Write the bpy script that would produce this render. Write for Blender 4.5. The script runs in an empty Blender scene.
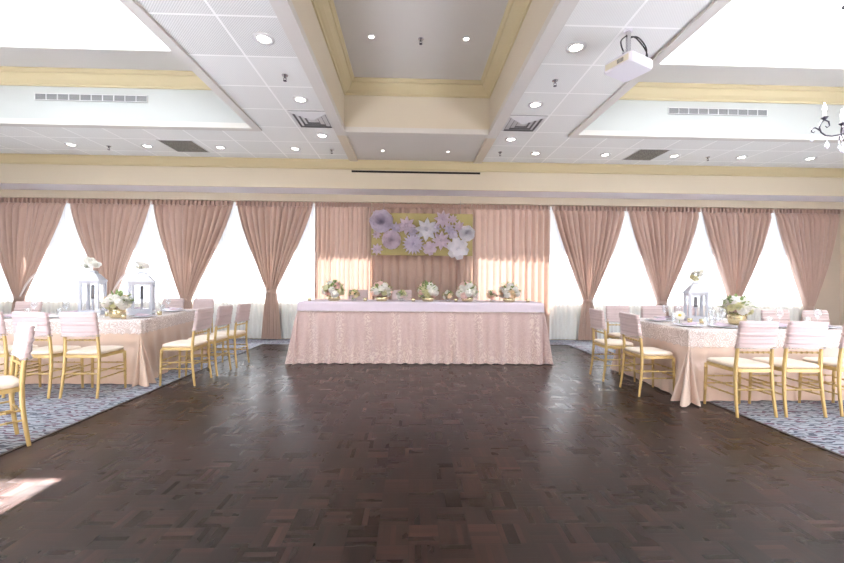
import bpy, bmesh, math, random
from mathutils import Vector, Matrix, noise
R = random.Random(7)
PI = math.pi
S = bpy.context.scene
C = bpy.data.collections.new('scene'); S.collection.children.link(C)

# ------------------------------------------------------------------ mesh helpers
class MB:
    def __init__(s): s.v = []; s.f = []; s.sm = []
    def add(s, vs, fs, smooth=False):
        b = len(s.v); s.v += [tuple(v) for v in vs]
        for f in fs: s.f.append([b+i for i in f]); s.sm.append(smooth)
        return s
    def box(s, x0, x1, y0, y1, z0, z1):
        return s.add([(x0,y0,z0),(x1,y0,z0),(x1,y1,z0),(x0,y1,z0),(x0,y0,z1),(x1,y0,z1),(x1,y1,z1),(x0,y1,z1)],
                     [(0,3,2,1),(4,5,6,7),(0,1,5,4),(1,2,6,5),(2,3,7,6),(3,0,4,7)])
    def rect_z(s, x0, x1, y0, y1, z, down=True):
        vs = [(x0,y0,z),(x1,y0,z),(x1,y1,z),(x0,y1,z)]
        return s.add(vs, [(0,3,2,1)] if down else [(0,1,2,3)])
    def loft(s, rings, cap=True, smooth=True, closed=True):
        n = len(rings[0]); b = [p for r in rings for p in r]; fs = []
        for i in range(len(rings)-1):
            for j in range(n if closed else n-1):
                k = (j+1) % n
                fs.append((i*n+j, i*n+k, (i+1)*n+k, (i+1)*n+j))
        s.add(b, fs, smooth)
        if cap and closed:
            s.add(rings[0], [tuple(range(n))[::-1]]); s.add(rings[-1], [tuple(range(n))])
        return s
    def tube(s, pts, rad, n=8, cap=True):
        pts = [Vector(p) for p in pts]
        if not hasattr(rad, '__len__'): rad = [rad]*len(pts)
        up = None; rings = []
        for i, p in enumerate(pts):
            d = (pts[min(i+1, len(pts)-1)] - pts[max(i-1, 0)])
            if d.length < 1e-9: d = Vector((0,0,1))
            d.normalize()
            if up is None:
                up = Vector((0,0,1)) if abs(d.z) < .9 else Vector((1,0,0))
            a = d.cross(up)
            if a.length < 1e-6: a = d.cross(Vector((0,1,0)))
            a.normalize(); b = a.cross(d).normalized(); up = b
            rings.append([p + (a*math.cos(2*PI*j/n) + b*math.sin(2*PI*j/n))*rad[i] for j in range(n)])
        return s.loft(rings, cap)
    def lathe(s, prof, c=(0,0,0), n=20, smooth=True, cap=False):
        rings = [[(c[0]+r*math.cos(2*PI*j/n), c[1]+r*math.sin(2*PI*j/n), c[2]+z) for j in range(n)] for r, z in prof]
        return s.loft(rings, cap, smooth)
    def sphere(s, c, r, n=10, m=6, sz=1):
        return s.lathe([(max(1e-4, r*math.sin(PI*i/m)), -r*sz*math.cos(PI*i/m)) for i in range(m+1)], c, n)
    def grid(s, fn, nu, nv, smooth=True):
        vs = [fn(i/nu, j/nv) for j in range(nv+1) for i in range(nu+1)]
        fs = [(j*(nu+1)+i, j*(nu+1)+i+1, (j+1)*(nu+1)+i+1, (j+1)*(nu+1)+i) for j in range(nv) for i in range(nu)]
        return s.add(vs, fs, smooth)
    def xf(s, M):
        s.v = [tuple(M @ Vector(v)) for v in s.v]; return s
    def mesh(s, name):
        me = bpy.data.meshes.new(name); me.from_pydata(s.v, [], s.f)
        me.polygons.foreach_set('use_smooth', s.sm); me.update(); return me
    def build(s, name, mat, parent=None, loc=None, bevel=0, solid=0):
        me = s.mesh(name); me.materials.append(mat)
        return link(name, me, parent, loc, bevel, solid)

def link(name, me, parent=None, loc=None, bevel=0, solid=0):
    o = bpy.data.objects.new(name, me); C.objects.link(o)
    if parent: o.parent = parent
    if loc: o.location = loc
    if bevel:
        m = o.modifiers.new('b', 'BEVEL'); m.width = bevel; m.segments = 2; m.limit_method = 'ANGLE'
    if solid:
        m = o.modifiers.new('s', 'SOLIDIFY'); m.thickness = solid; m.offset = 0
    return o
def empty(name, loc, rz=0):
    o = bpy.data.objects.new(name, None); C.objects.link(o); o.location = loc; o.rotation_euler = (0,0,rz)
    o.empty_display_size = .1
    return o
def tag(o, label, cat, group=None, kind=None):
    o['label'] = label; o['category'] = cat
    if group: o['group'] = group
    if kind: o['kind'] = kind
    return o
def struct(o, label=None):
    o['kind'] = 'structure'
    if label: o['label'] = label
    return o
def copy_tree(o, parent=None):
    c = o.copy(); C.objects.link(c); c.parent = parent
    for ch in list(o.children): copy_tree(ch, c)
    return c

# ------------------------------------------------------------------ materials
def mat(name, col=(.8,.8,.8), rough=.5, metal=0, spec=.5, emit=None, es=0, sheen=0, coat=0):
    m = bpy.data.materials.new(name); m.use_nodes = True
    b = m.node_tree.nodes['Principled BSDF']
    b.inputs['Base Color'].default_value = (*col, 1); b.inputs['Roughness'].default_value = rough
    b.inputs['Metallic'].default_value = metal; b.inputs['Specular IOR Level'].default_value = spec
    if sheen: b.inputs['Sheen Weight'].default_value = sheen
    if coat: b.inputs['Coat Weight'].default_value = coat
    if emit: b.inputs['Emission Color'].default_value = (*emit, 1); b.inputs['Emission Strength'].default_value = es
    return m
class G:
    """tiny node graph helper"""
    def __init__(s, m):
        s.t = m.node_tree; s.n = s.t.nodes; s.b = s.n['Principled BSDF']; s.out = s.n['Material Output']
    def new(s, k, **kw):
        x = s.n.new(k)
        for a, v in kw.items(): setattr(x, a, v)
        return x
    def put(s, sock, v):
        if hasattr(v, 'links') or isinstance(v, bpy.types.NodeSocket): s.t.links.new(v, sock)
        else: sock.default_value = v
    def m(s, op, a, b=0, c=0):
        x = s.new('ShaderNodeMath', operation=op); s.put(x.inputs[0], a); s.put(x.inputs[1], b); s.put(x.inputs[2], c)
        return x.outputs[0]
    def pos(s): return s.new('ShaderNodeNewGeometry').outputs['Position']
    def obj(s): return s.new('ShaderNodeTexCoord').outputs['Object']
    def xyz(s, v):
        x = s.new('ShaderNodeSeparateXYZ'); s.put(x.inputs[0], v); return x.outputs
    def vec(s, a, b, c=0):
        x = s.new('ShaderNodeCombineXYZ'); s.put(x.inputs[0], a); s.put(x.inputs[1], b); s.put(x.inputs[2], c); return x.outputs[0]
    def noise(s, v, sc, det=3, dist=0, rough=.5):
        x = s.new('ShaderNodeTexNoise'); s.put(x.inputs['Vector'], v); x.inputs['Scale'].default_value = sc
        x.inputs['Detail'].default_value = det; x.inputs['Distortion'].default_value = dist; x.inputs['Roughness'].default_value = rough
        return x.outputs['Fac']
    def vor(s, v, sc, feature='F1', out='Distance'):
        x = s.new('ShaderNodeTexVoronoi', feature=feature); s.put(x.inputs['Vector'], v); x.inputs['Scale'].default_value = sc
        return x.outputs[out]
    def white(s, v):
        x = s.new('ShaderNodeTexWhiteNoise', noise_dimensions='3D'); s.put(x.inputs['Vector'], v); return x.outputs['Value']
    def ramp(s, f, stops, interp='LINEAR'):
        x = s.new('ShaderNodeValToRGB'); x.color_ramp.interpolation = interp
        e = x.color_ramp.elements
        while len(e) < len(stops): e.new(.5)
        for i, (p, c) in enumerate(stops):
            e[i].position = p; e[i].color = (*c, 1) if len(c) == 3 else c
        s.put(x.inputs[0], f); return x.outputs[0]
    def mix(s, f, a, b):
        x = s.new('ShaderNodeMix', data_type='RGBA'); s.put(x.inputs[0], f)
        s.put(x.inputs[6], a if not isinstance(a, tuple) else (*a, 1)); s.put(x.inputs[7], b if not isinstance(b, tuple) else (*b, 1))
        return x.outputs[2]
    def scale(s, v, k):
        x = s.new('ShaderNodeVectorMath', operation='MULTIPLY'); s.put(x.inputs[0], v); x.inputs[1].default_value = k; return x.outputs[0]
    def bump(s, h, strength=.3, dist=.01):
        x = s.new('ShaderNodeBump'); s.put(x.inputs['Height'], h); x.inputs['Strength'].default_value = strength
        x.inputs['Distance'].default_value = dist; s.put(s.b.inputs['Normal'], x.outputs[0])
    def col(s, c): s.put(s.b.inputs['Base Color'], c)
    def surf(s, sh): s.put(s.out.inputs['Surface'], sh)
    def mixsh(s, f, a, b):
        x = s.new('ShaderNodeMixShader'); s.put(x.inputs[0], f); s.put(x.inputs[1], a); s.put(x.inputs[2], b); return x.outputs[0]

def M_paint(name, c, rough=.6, var=.04):
    m = mat(name, c, rough, spec=.3); g = G(m); n = g.noise(g.pos(), 1.3, 2)
    g.col(g.mix(n, tuple(x*(1-var) for x in c), tuple(min(1, x*(1+var)) for x in c)))
    g.bump(g.noise(g.pos(), 120, 2), .05, .002); return m
cream = M_paint('cream_paint', (.60,.54,.425))
cream_y = M_paint('yellow_cream_paint', (.56,.485,.30), .5)
beige = M_paint('beige_paint', (.52,.44,.36))
white_p = M_paint('white_ceiling_paint', (.60,.585,.545))
under_p = M_paint('white_soffit_paint', (.78,.76,.80))
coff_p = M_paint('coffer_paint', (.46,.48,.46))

tile = mat('ceiling_tile', (.5,.5,.5), .8, spec=.2); g = G(tile)
p = g.xyz(g.pos())
def grid_line(g, c, c0, w, hw):
    fr = g.m('FRACT', g.m('DIVIDE', g.m('SUBTRACT', c, c0), w))
    d = g.m('ABSOLUTE', g.m('SUBTRACT', fr, .5))
    return g.m('GREATER_THAN', d, .5 - hw/w)
lx = grid_line(g, p[0], -1.73, .61, .011); ly = grid_line(g, p[1], 5.23, .61, .011)
ln = g.m('MAXIMUM', lx, ly)
tid = g.vec(g.m('FLOOR', g.m('DIVIDE', g.m('SUBTRACT', p[0], -1.73), .61)), g.m('FLOOR', g.m('DIVIDE', g.m('SUBTRACT', p[1], 5.23), .61)))
tv = g.white(tid)
dots = g.m('MULTIPLY', g.m('SINE', g.m('MULTIPLY', p[0], 2*PI/.024)), g.m('SINE', g.m('MULTIPLY', p[1], 2*PI/.024)))
dots = g.m('GREATER_THAN', dots, .35)
near = g.m('MULTIPLY', g.m('LESS_THAN', p[1], 4.01), g.m('LESS_THAN', p[0], -1))
dots = g.m('MULTIPLY', dots, g.m('ADD', .25, g.m('MULTIPLY', near, .75)))
base = g.mix(tv, (.72,.735,.71), (.76,.775,.75))
base = g.mix(g.m('MULTIPLY', dots, .45), base, (.2,.2,.2))
g.col(g.mix(ln, base, (.88,.89,.87)))
g.bump(g.m('MULTIPLY', ln, -1), .4, .006)

parq = mat('parquet', (.05,.03,.025), .28, spec=.5); g = G(parq); p = g.xyz(g.pos())
B = .15
bx = g.m('DIVIDE', p[0], B); by = g.m('DIVIDE', p[1], B)
ix = g.m('FLOOR', bx); iy = g.m('FLOOR', by)
par = g.m('FLOORED_MODULO', g.m('ADD', ix, iy), 2)
fx = g.m('FRACT', bx); fy = g.m('FRACT', by)
t = g.m('ADD', g.m('MULTIPLY', fx, par), g.m('MULTIPLY', fy, g.m('SUBTRACT', 1, par)))
st = g.m('MULTIPLY', t, 5)
rv = g.white(g.vec(ix, iy, g.m('FLOOR', st))); rv2 = g.white(g.vec(iy, ix, 3))
rvv = g.m('ADD', g.m('MULTIPLY', rv, .55), g.m('MULTIPLY', rv2, .45))
sx = g.m('ADD', g.m('MULTIPLY', p[0], par), g.m('MULTIPLY', p[1], g.m('SUBTRACT', 1, par)))
sy = g.m('ADD', g.m('MULTIPLY', p[1], par), g.m('MULTIPLY', p[0], g.m('SUBTRACT', 1, par)))
grain = g.noise(g.vec(g.m('MULTIPLY', sx, 90), g.m('MULTIPLY', sy, 6), rv), 1, 3)
c1 = g.ramp(rvv, [(0,(.004,.0015,.0015)),(.35,(.011,.004,.0035)),(.6,(.022,.008,.0065)),(.85,(.044,.017,.013)),(1,(.08,.032,.024))])
c1 = g.mix(g.m('MULTIPLY', grain, .5), c1, (.012,.005,.004))
gap = g.m('MAXIMUM', g.m('LESS_THAN', g.m('MINIMUM', fx, fy), .035), g.m('LESS_THAN', g.m('FRACT', st), .09))
g.col(g.mix(g.m('MULTIPLY', gap, .7), c1, (.008,.005,.004)))
g.put(g.b.inputs['Roughness'], g.m('ADD', .20, g.m('ADD', g.m('MULTIPLY', rv, .07), g.m('MULTIPLY', g.noise(g.pos(), 3, 3), .12))))
g.bump(g.m('ADD', g.m('MULTIPLY', rv, .3), g.m('ADD', g.m('MULTIPLY', grain, .3), g.m('MULTIPLY', gap, -.6))), .22, .004)

carpet = mat('patterned_carpet', (.4,.42,.5), .95, spec=.1, sheen=.2); g = G(carpet)
pv = g.scale(g.pos(), (1, 1.6, 1))
w = g.new('ShaderNodeTexWave', wave_type='BANDS', bands_direction='Y'); g.put(w.inputs['Vector'], pv)
w.inputs['Scale'].default_value = 4.0; w.inputs['Distortion'].default_value = 8; w.inputs['Detail'].default_value = 1; w.inputs['Detail Scale'].default_value = 2.6
sq = g.ramp(w.outputs['Fac'], [(0,(0,0,0)),(.58,(0,0,0)),(.68,(1,1,1)),(1,(1,1,1))])
hue = g.ramp(g.noise(pv, 5, 2), [(0,(.05,.07,.13)),(.45,(.04,.05,.08)),(.55,(.12,.04,.08)),(1,(.04,.09,.09))])
bg = g.mix(g.noise(g.pos(), 60, 2), (.25,.28,.33), (.38,.41,.46))
g.col(g.mix(sq, bg, hue)); g.bump(g.noise(g.pos(), 300, 2), .5, .004)

def M_cloth(name, c, rough=.55, transl=0, sheen=.3, wr=.15, weave=True):
    m = mat(name, c, rough, spec=.3, sheen=sheen); g = G(m)
    n = g.noise(g.obj(), 7, 3)
    cc = g.mix(n, tuple(x*.93 for x in c), tuple(min(1, x*1.06) for x in c)); g.col(cc)
    if wr: g.bump(g.noise(g.obj(), 14, 4, 1), wr, .02)
    if transl:
        tr = g.new('ShaderNodeBsdfTranslucent'); g.put(tr.inputs[0], cc)
        g.surf(g.mixsh(transl, g.b.outputs[0], tr.outputs[0]))
    return m
curt_m = M_cloth('rose_satin_curtain', (.52,.37,.307), .40, .09)
sash_m = M_cloth('blush_sash', (.64,.515,.515), .6, 0, .3, .12)
bead_m = mat('sash_beads', (.55,.48,.46), .35)
cloth_m = M_cloth('blush_satin', (.74,.58,.50), .42, .05, .3, .1)
gold_cloth = M_cloth('peach_satin', (.72,.55,.45), .42, .05, .3, .1)
lav_m = M_cloth('lavender_runner', (.66,.58,.67), .6, 0, .3, .1)
napk_m = M_cloth('mauve_napkin', (.60,.46,.56), .6, 0, .3, .1)

sheer = mat('sheer_voile', (.95,.95,.91), .7, spec=.1); g = G(sheer)
tr = g.new('ShaderNodeBsdfTranslucent'); tr.inputs[0].default_value = (.42,.45,.50,1)
tp = g.new('ShaderNodeBsdfTransparent')
g.surf(g.mixsh(.02, g.mixsh(.22, g.b.outputs[0], tr.outputs[0]), tp.outputs[0]))

def M_lace(name, base, motif, sc=9, alpha=.25, skirt=False):
    m = mat(name, base, .6, spec=.3, sheen=.3); g = G(m); o = g.obj()
    wv = g.new('ShaderNodeVectorMath', operation='ADD'); g.put(wv.inputs[0], o)
    nz = g.new('ShaderNodeTexNoise'); g.put(nz.inputs['Vector'], o); nz.inputs['Scale'].default_value = 5
    sc_ = g.new('ShaderNodeVectorMath', operation='SCALE'); g.put(sc_.inputs[0], nz.outputs['Color']); sc_.inputs['Scale'].default_value = .25
    g.put(wv.inputs[1], sc_.outputs[0]); v = wv.outputs[0]
    d = g.vor(v, sc); ring = g.m('ABSOLUTE', g.m('SUBTRACT', g.m('FRACT', g.m('MULTIPLY', d, 3.2)), .5))
    f = g.ramp(ring, [(0,(1,1,1)),(.16,(1,1,1)),(.26,(0,0,0)),(1,(0,0,0))])
    fl = g.vor(o, sc*4.5); f2 = g.ramp(fl, [(0,(1,1,1)),(.22,(.9,.9,.9)),(.34,(0,0,0)),(1,(0,0,0))])
    f = g.m('MAXIMUM', f, g.m('MULTIPLY', f2, .6))
    if skirt:
        z = g.xyz(o)
        low = g.ramp(g.m('ADD', z[2], g.m('MULTIPLY', g.noise(o, 2.2, 1), .5)), [(0,(1,1,1)),(.35,(1,1,1)),(.62,(.25,.25,.25)),(1,(.2,.2,.2))])
        col = g.m('SINE', g.m('MULTIPLY', g.m('ADD', z[0], g.m('MULTIPLY', z[1], .9)), 2*PI/.42))
        col = g.ramp(col, [(0,(.2,.2,.2)),(.55,(.3,.3,.3)),(.9,(1,1,1)),(1,(1,1,1))])
        f = g.m('MULTIPLY', f, g.m('MAXIMUM', low, col))
    g.col(g.mix(g.m('MULTIPLY', f, .6), base, motif)); g.bump(f, .4, .006)
    if alpha:
        tp = g.new('ShaderNodeBsdfTransparent')
        hole = g.m('MULTIPLY', g.m('SUBTRACT', 1, f), alpha)
        g.surf(g.mixsh(hole, g.b.outputs[0], tp.outputs[0]))
    return m
lace_skirt = M_lace('embroidered_skirt', (.58,.43,.415), (.82,.71,.64), 11, 0, True)
lace_over = M_lace('lace_overlay', (.74,.62,.58), (.86,.80,.78), 16, .2)

gold = mat('gold_painted_wood', (.62,.45,.19), .35, .25); g = G(gold)
g.col(g.mix(g.noise(g.obj(), 20, 3), (.56,.40,.16), (.68,.50,.22)))
cush = M_cloth('ivory_cushion', (.80,.68,.56), .7, 0, .2, .08)
whitew = mat('white_wood', (.60,.62,.69), .5)
dark_c = mat('dark_candle', (.16,.17,.20), .5)
ivory_w = mat('candle_wax', (.85,.82,.74), .5)
def M_glass(name, c=(1,1,1), refl=.5, base=.08):
    m = mat(name, c, .05); g = G(m)
    gl = g.new('ShaderNodeBsdfGlossy'); gl.inputs[0].default_value = (1,1,1,1); gl.inputs[1].default_value = .04
    tp = g.new('ShaderNodeBsdfTransparent'); tp.inputs[0].default_value = (*c, 1)
    lw = g.new('ShaderNodeLayerWeight'); lw.inputs[0].default_value = .35
    g.surf(g.mixsh(g.m('ADD', base, g.m('MULTIPLY', lw.outputs['Facing'], refl)), tp.outputs[0], gl.outputs[0])); return m
glass = M_glass('clear_glass', (.97,.98,.99), .5, .06)
pane = M_glass('window_glass', (.98,.99,1), .1, .02)
mirror_v = mat('mercury_glass', (.75,.66,.42), .18, .8)
plate_m = mat('silver_rim_plate', (.78,.78,.84), .2, 0, coat=.5)
metal_d = mat('dark_iron', (.05,.045,.06), .4, .7)
chrome = mat('chrome', (.6,.6,.62), .2, 1)
black_p = mat('black_plastic', (.02,.02,.02), .5)
slot_m = mat('black_slot', (.008,.008,.008), .9)
white_pl = mat('white_plastic', (.72,.71,.76), .4)
cream_pl = mat('cream_plastic', (.70,.66,.52), .45)
vent_w = mat('white_vent_metal', (.62,.62,.62), .5)
vent_d = mat('dark_vent_gap', (.22,.22,.22), .8)
grille_m = mat('grey_grille', (.16,.16,.16), .6)
grille_m2 = mat('grille_slat', (.36,.37,.37), .6)
ret_m = mat('perforated_return', (.2,.19,.17), .7); g = G(ret_m)
g.col(g.mix(g.m('GREATER_THAN', g.vor(g.pos(), 60), .45), (.08,.075,.06), (.22,.21,.18)))
ret_m2 = ret_m
lens_m = mat('lamp_lens', (1,1,1), .4, emit=(1,.96,.88), es=9)
flame_m = mat('flame_bulb', (1,1,1), .3, emit=(1,.93,.82), es=6)
crystal = mat('crystal', (.5,.5,.56), .05, 0, spec=1, coat=1)
green_m = mat('leaf_green', (.22,.34,.10), .6); g = G(green_m)
g.col(g.mix(g.noise(g.pos(), 30, 2), (.13,.24,.07), (.40,.48,.20)))
def M_petal(name, c, c2):
    m = mat(name, c, .6, spec=.2); g = G(m); cc = g.mix(g.noise(g.obj(), 25, 2), c, c2); g.col(cc)
    tr = g.new('ShaderNodeBsdfTranslucent'); g.put(tr.inputs[0], cc); g.surf(g.mixsh(.25, g.b.outputs[0], tr.outputs[0])); return m
pet_w = M_petal('white_petals', (.82,.80,.74), (.90,.89,.86))
pet_y = M_petal('yellow_green_petals', (.70,.68,.36), (.82,.80,.60))
pet_p = M_petal('pink_petals', (.82,.52,.48), (.86,.70,.66))
pet_peach = M_petal('peach_petals', (.84,.62,.40), (.86,.76,.60))
pap_l = M_petal('lilac_paper', (.60,.53,.66), (.72,.68,.78))
pap_p = M_petal('pink_lilac_paper', (.66,.54,.64), (.74,.66,.74))
pap_w = M_petal('pale_paper', (.70,.70,.76), (.80,.78,.82))
board_m = mat('gold_green_board', (.40,.34,.12), .7); g = G(board_m)
q = g.xyz(g.obj())
g.col(g.mix(g.m('SMOOTH_MIN', 1, g.noise(g.obj(), 2.2, 3), .1), (.31,.30,.10), (.47,.36,.17)))
steel = mat('aluminium_frame', (.6,.6,.62), .4, .6)
conc = M_paint('exterior_concrete', (.6,.6,.6), .9)

# ------------------------------------------------------------------ room shell
XL, XR, YB, YW = -9.45, 9.6, -4.5, 8.2
ZC, ZT = 3.58, 4.31
CO = {'left': (-7.15,-2.41,-3.4,5.85), 'centre': (-1.04,1.22,-3.4,5.91), 'right': (2.58,7.32,-3.4,5.85)}
SK = {'left': (-6.50,-3.06,-2.7,5.2), 'right': (3.23,6.67,-2.7,5.2)}
DX0, DX1, DY0, DY1 = -2.86, 3.14, -3.2, 7.46

def rects_with_holes(mb, x0, x1, y0, y1, z, holes, down):
    xs = sorted({x0, x1, *[h[0] for h in holes], *[h[1] for h in holes]})
    ys = sorted({y0, y1, *[h[2] for h in holes], *[h[3] for h in holes]})
    for a, b in zip(xs, xs[1:]):
        for c, d in zip(ys, ys[1:]):
            mx, my = (a+b)/2, (c+d)/2
            if any(h[0] < mx < h[1] and h[2] < my < h[3] for h in holes): continue
            mb.rect_z(a, b, c, d, z, down)
panel = (-1.04, 1.22, 5.91, 7.5)
m = MB(); rects_with_holes(m, XL, XR, YB, 7.5, ZC, list(CO.values()) + [panel], True)
struct(m.build('ceiling', tile), 'white perforated lay-in tile ceiling')
m = MB(); m.rect_z(*panel, ZC+.012, True)
struct(m.build('ceiling', white_p), 'flat painted panel beyond the central recess')

def crown(mb, x0, x1, y0, y1, prof):
    rings = []
    for off, z in prof:
        rings.append([(x0+off,y0+off,z),(x1-off,y0+off,z),(x1-off,y1-off,z),(x0+off,y1-off,z)])
    mb.loft(rings, cap=False, smooth=False)
CP = [(0,.0),(.022,.0),(.022,.02),(.03,.03),(.05,.04),(.085,.065),(.115,.10),(.13,.125),(.13,.14),(.15,.145),(.165,.165),(.178,.175),(.178,.19)]
n = 1
for k, (x0,x1,y0,y1) in CO.items():
    m = MB(); m.loft([[(x0,y0,ZC),(x1,y0,ZC),(x1,y1,ZC),(x0,y1,ZC)], [(x0,y0,ZT),(x1,y0,ZT),(x1,y1,ZT),(x0,y1,ZT)]], cap=False, smooth=False)
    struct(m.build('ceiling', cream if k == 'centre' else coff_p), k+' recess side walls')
    m = MB(); crown(m, x0, x1, y0, y1, [(a, 4.12+b) for a, b in CP])
    struct(m.build('trim_%d' % n, cream_y), 'crown moulding at the top of the %s recess' % k); n += 1
    m = MB(); tw = .14 if k == 'centre' else .10
    o = -tw; i = .004
    m.loft([[(x0-s_,y0-s_,z),(x1+s_,y0-s_,z),(x1+s_,y1+s_,z),(x0-s_,y1+s_,z)] for s_, z in ((tw,ZC),(tw,ZC-.03),(0,ZC-.03),(-.012,ZC-.03),(-.012,ZC+.05),(0,ZC+.055))], cap=False, smooth=False)
    struct(m.build('trim_%d' % n, white_p), 'border trim around the %s recess' % k); n += 1
    m = MB()
    if k == 'centre': m.rect_z(x0, x1, y0, y1, ZT, True)
    else: rects_with_holes(m, x0, x1, y0, y1, ZT, [SK[k]], True)
    struct(m.build('ceiling', white_p), k+' recess ceiling')
    if k != 'centre':
        a,b,c,d = SK[k]
        m = MB(); m.loft([[(a,c,z),(b,c,z),(b,d,z),(a,d,z)] for z in (ZT, ZT+.04)], cap=False, smooth=False)
        struct(m.build('trim_%d' % n, white_p), 'skylight kerb'); n += 1
        w = MB(); w.rect_z(a, b, c, d, ZT+.04)
        fr = MB()
        for yy in (c, (c+d)/2-1.2, (c+d)/2+1.2): fr.box(a, b, yy, yy+.03, ZT+.025, ZT+.045)
        fo = struct(fr.build('window_%d' % (8 if k == 'left' else 9), whitew), 'skylight glazing bars')
        w.build('skylight_pane', pane, fo)
# border strips to either side of far panel
m = MB(); m.box(-1.18,-1.03,6.05,7.45,ZC-.03,ZC+.02).box(1.21,1.36,6.05,7.45,ZC-.03,ZC+.02)
struct(m.build('trim_%d' % n, cream), 'cream border beside the flat panel'); n += 1
# cornice / bulkhead in front of the curtains
prof = [(7.33,3.58),(7.33,3.565),(7.345,3.56),(7.35,3.54),(7.375,3.51),(7.41,3.47),(7.425,3.45),(7.425,3.43),(7.45,3.42)]
m = MB(); m.loft([[(XL,y,z),(XR,y,z)] for y, z in prof], cap=False, closed=False, smooth=False)
struct(m.build('trim_%d' % n, cream_y), 'crown moulding along the curtain bulkhead'); n += 1
m = MB(); m.loft([[(XL,y,z),(XR,y,z)] for y, z in [(7.45,3.58),(7.45,3.09),(7.435,3.085),(7.435,3.05),(7.46,3.05)]], cap=False, closed=False, smooth=False)
struct(m.build('trim_%d' % n, cream), 'curtain bulkhead face'); n += 1
m = MB(); m.rect_z(XL, XR, 7.46, 8.2, 3.05)
struct(m.build('ceiling', under_p), 'soffit above the curtains')
m = MB(); m.box(XL, XR, 7.97, 8.2, 2.9, 3.05)
struct(m.build('trim_%d' % n, cream), 'curtain header board'); n += 1

# floors
m = MB()
for a,b,c,d in ((XL,DX0,YB,YW+.2),(DX1,XR,YB,YW+.2),(DX0,DX1,DY1,YW+.2),(DX0,DX1,YB,DY0)): m.rect_z(a,b,c,d,0,False)
struct(m.build('floor', carpet), 'blue grey carpet with dark squiggle pattern')
m = MB(); m.rect_z(DX0,DX1,DY0,DY1,0,False)
struct(m.build('floor', parq), 'dark wood parquet dance floor')
m = MB(); w_ = .03
m.box(DX0-w_,DX0,DY0,DY1,0,.006).box(DX1,DX1+w_,DY0,DY1,0,.006).box(DX0-w_,DX1+w_,DY1,DY1+w_,0,.006)
struct(m.build('trim_%d' % n, mat('dark_edge', (.03,.018,.014), .4)), 'edge strip of the dance floor'); n += 1

# back wall with window band
WB = [(-8.95,-6.25,-4.55,-2.9,-.88), (1.34,3.83,5.5,7.1,8.95)]
Z0, Z1 = .87, 2.98
m = MB()
m.box(XL, XR, YW, YW+.16, 0, Z0); m.box(XL, XR, YW, YW+.16, Z1, ZC)
for a, b in ((XL,-8.95),(-.88,1.34),(8.95,XR)): m.box(a, b, YW, YW+.16, Z0, Z1)
struct(m.build('wall_back', beige))
m = MB(); m.box(XL,XR,YW-.02,YW,0,.1); struct(m.build('baseboard_back', cream))
wn = 1
for ws in WB:
    for a, b in zip(ws, ws[1:]):
        m = MB(); t_ = .03
        m.box(a,a+t_,YW+.05,YW+.11,Z0,Z1).box(b-t_,b,YW+.05,YW+.11,Z0,Z1).box(a,b,YW+.05,YW+.11,Z0,Z0+.05).box(a,b,YW+.05,YW+.11,Z1-.05,Z1)
        w = struct(m.build('window_%d' % wn, steel)); wn += 1
        m = MB(); m.add([(a,YW+.08,Z0),(b,YW+.08,Z0),(b,YW+.08,Z1),(a,YW+.08,Z1)], [(0,1,2,3)]); m.build('window_pane', pane, w)
m = MB(); m.box(XL-.2,XL,YB,YW+.16,0,ZC); struct(m.build('wall_left', beige))
m = MB(); m.box(XR,XR+.2,YB,YW+.16,0,ZC); struct(m.build('wall_right', beige))
m = MB(); m.box(XL,XR,YB-.2,YB,0,ZC); struct(m.build('wall_front', beige))
m = MB(); m.box(XL-.5,XR+.5,YW+.16,8.93,3.1,3.2); struct(m.build('trim_%d' % n, conc), 'exterior roof overhang'); n += 1

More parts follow.
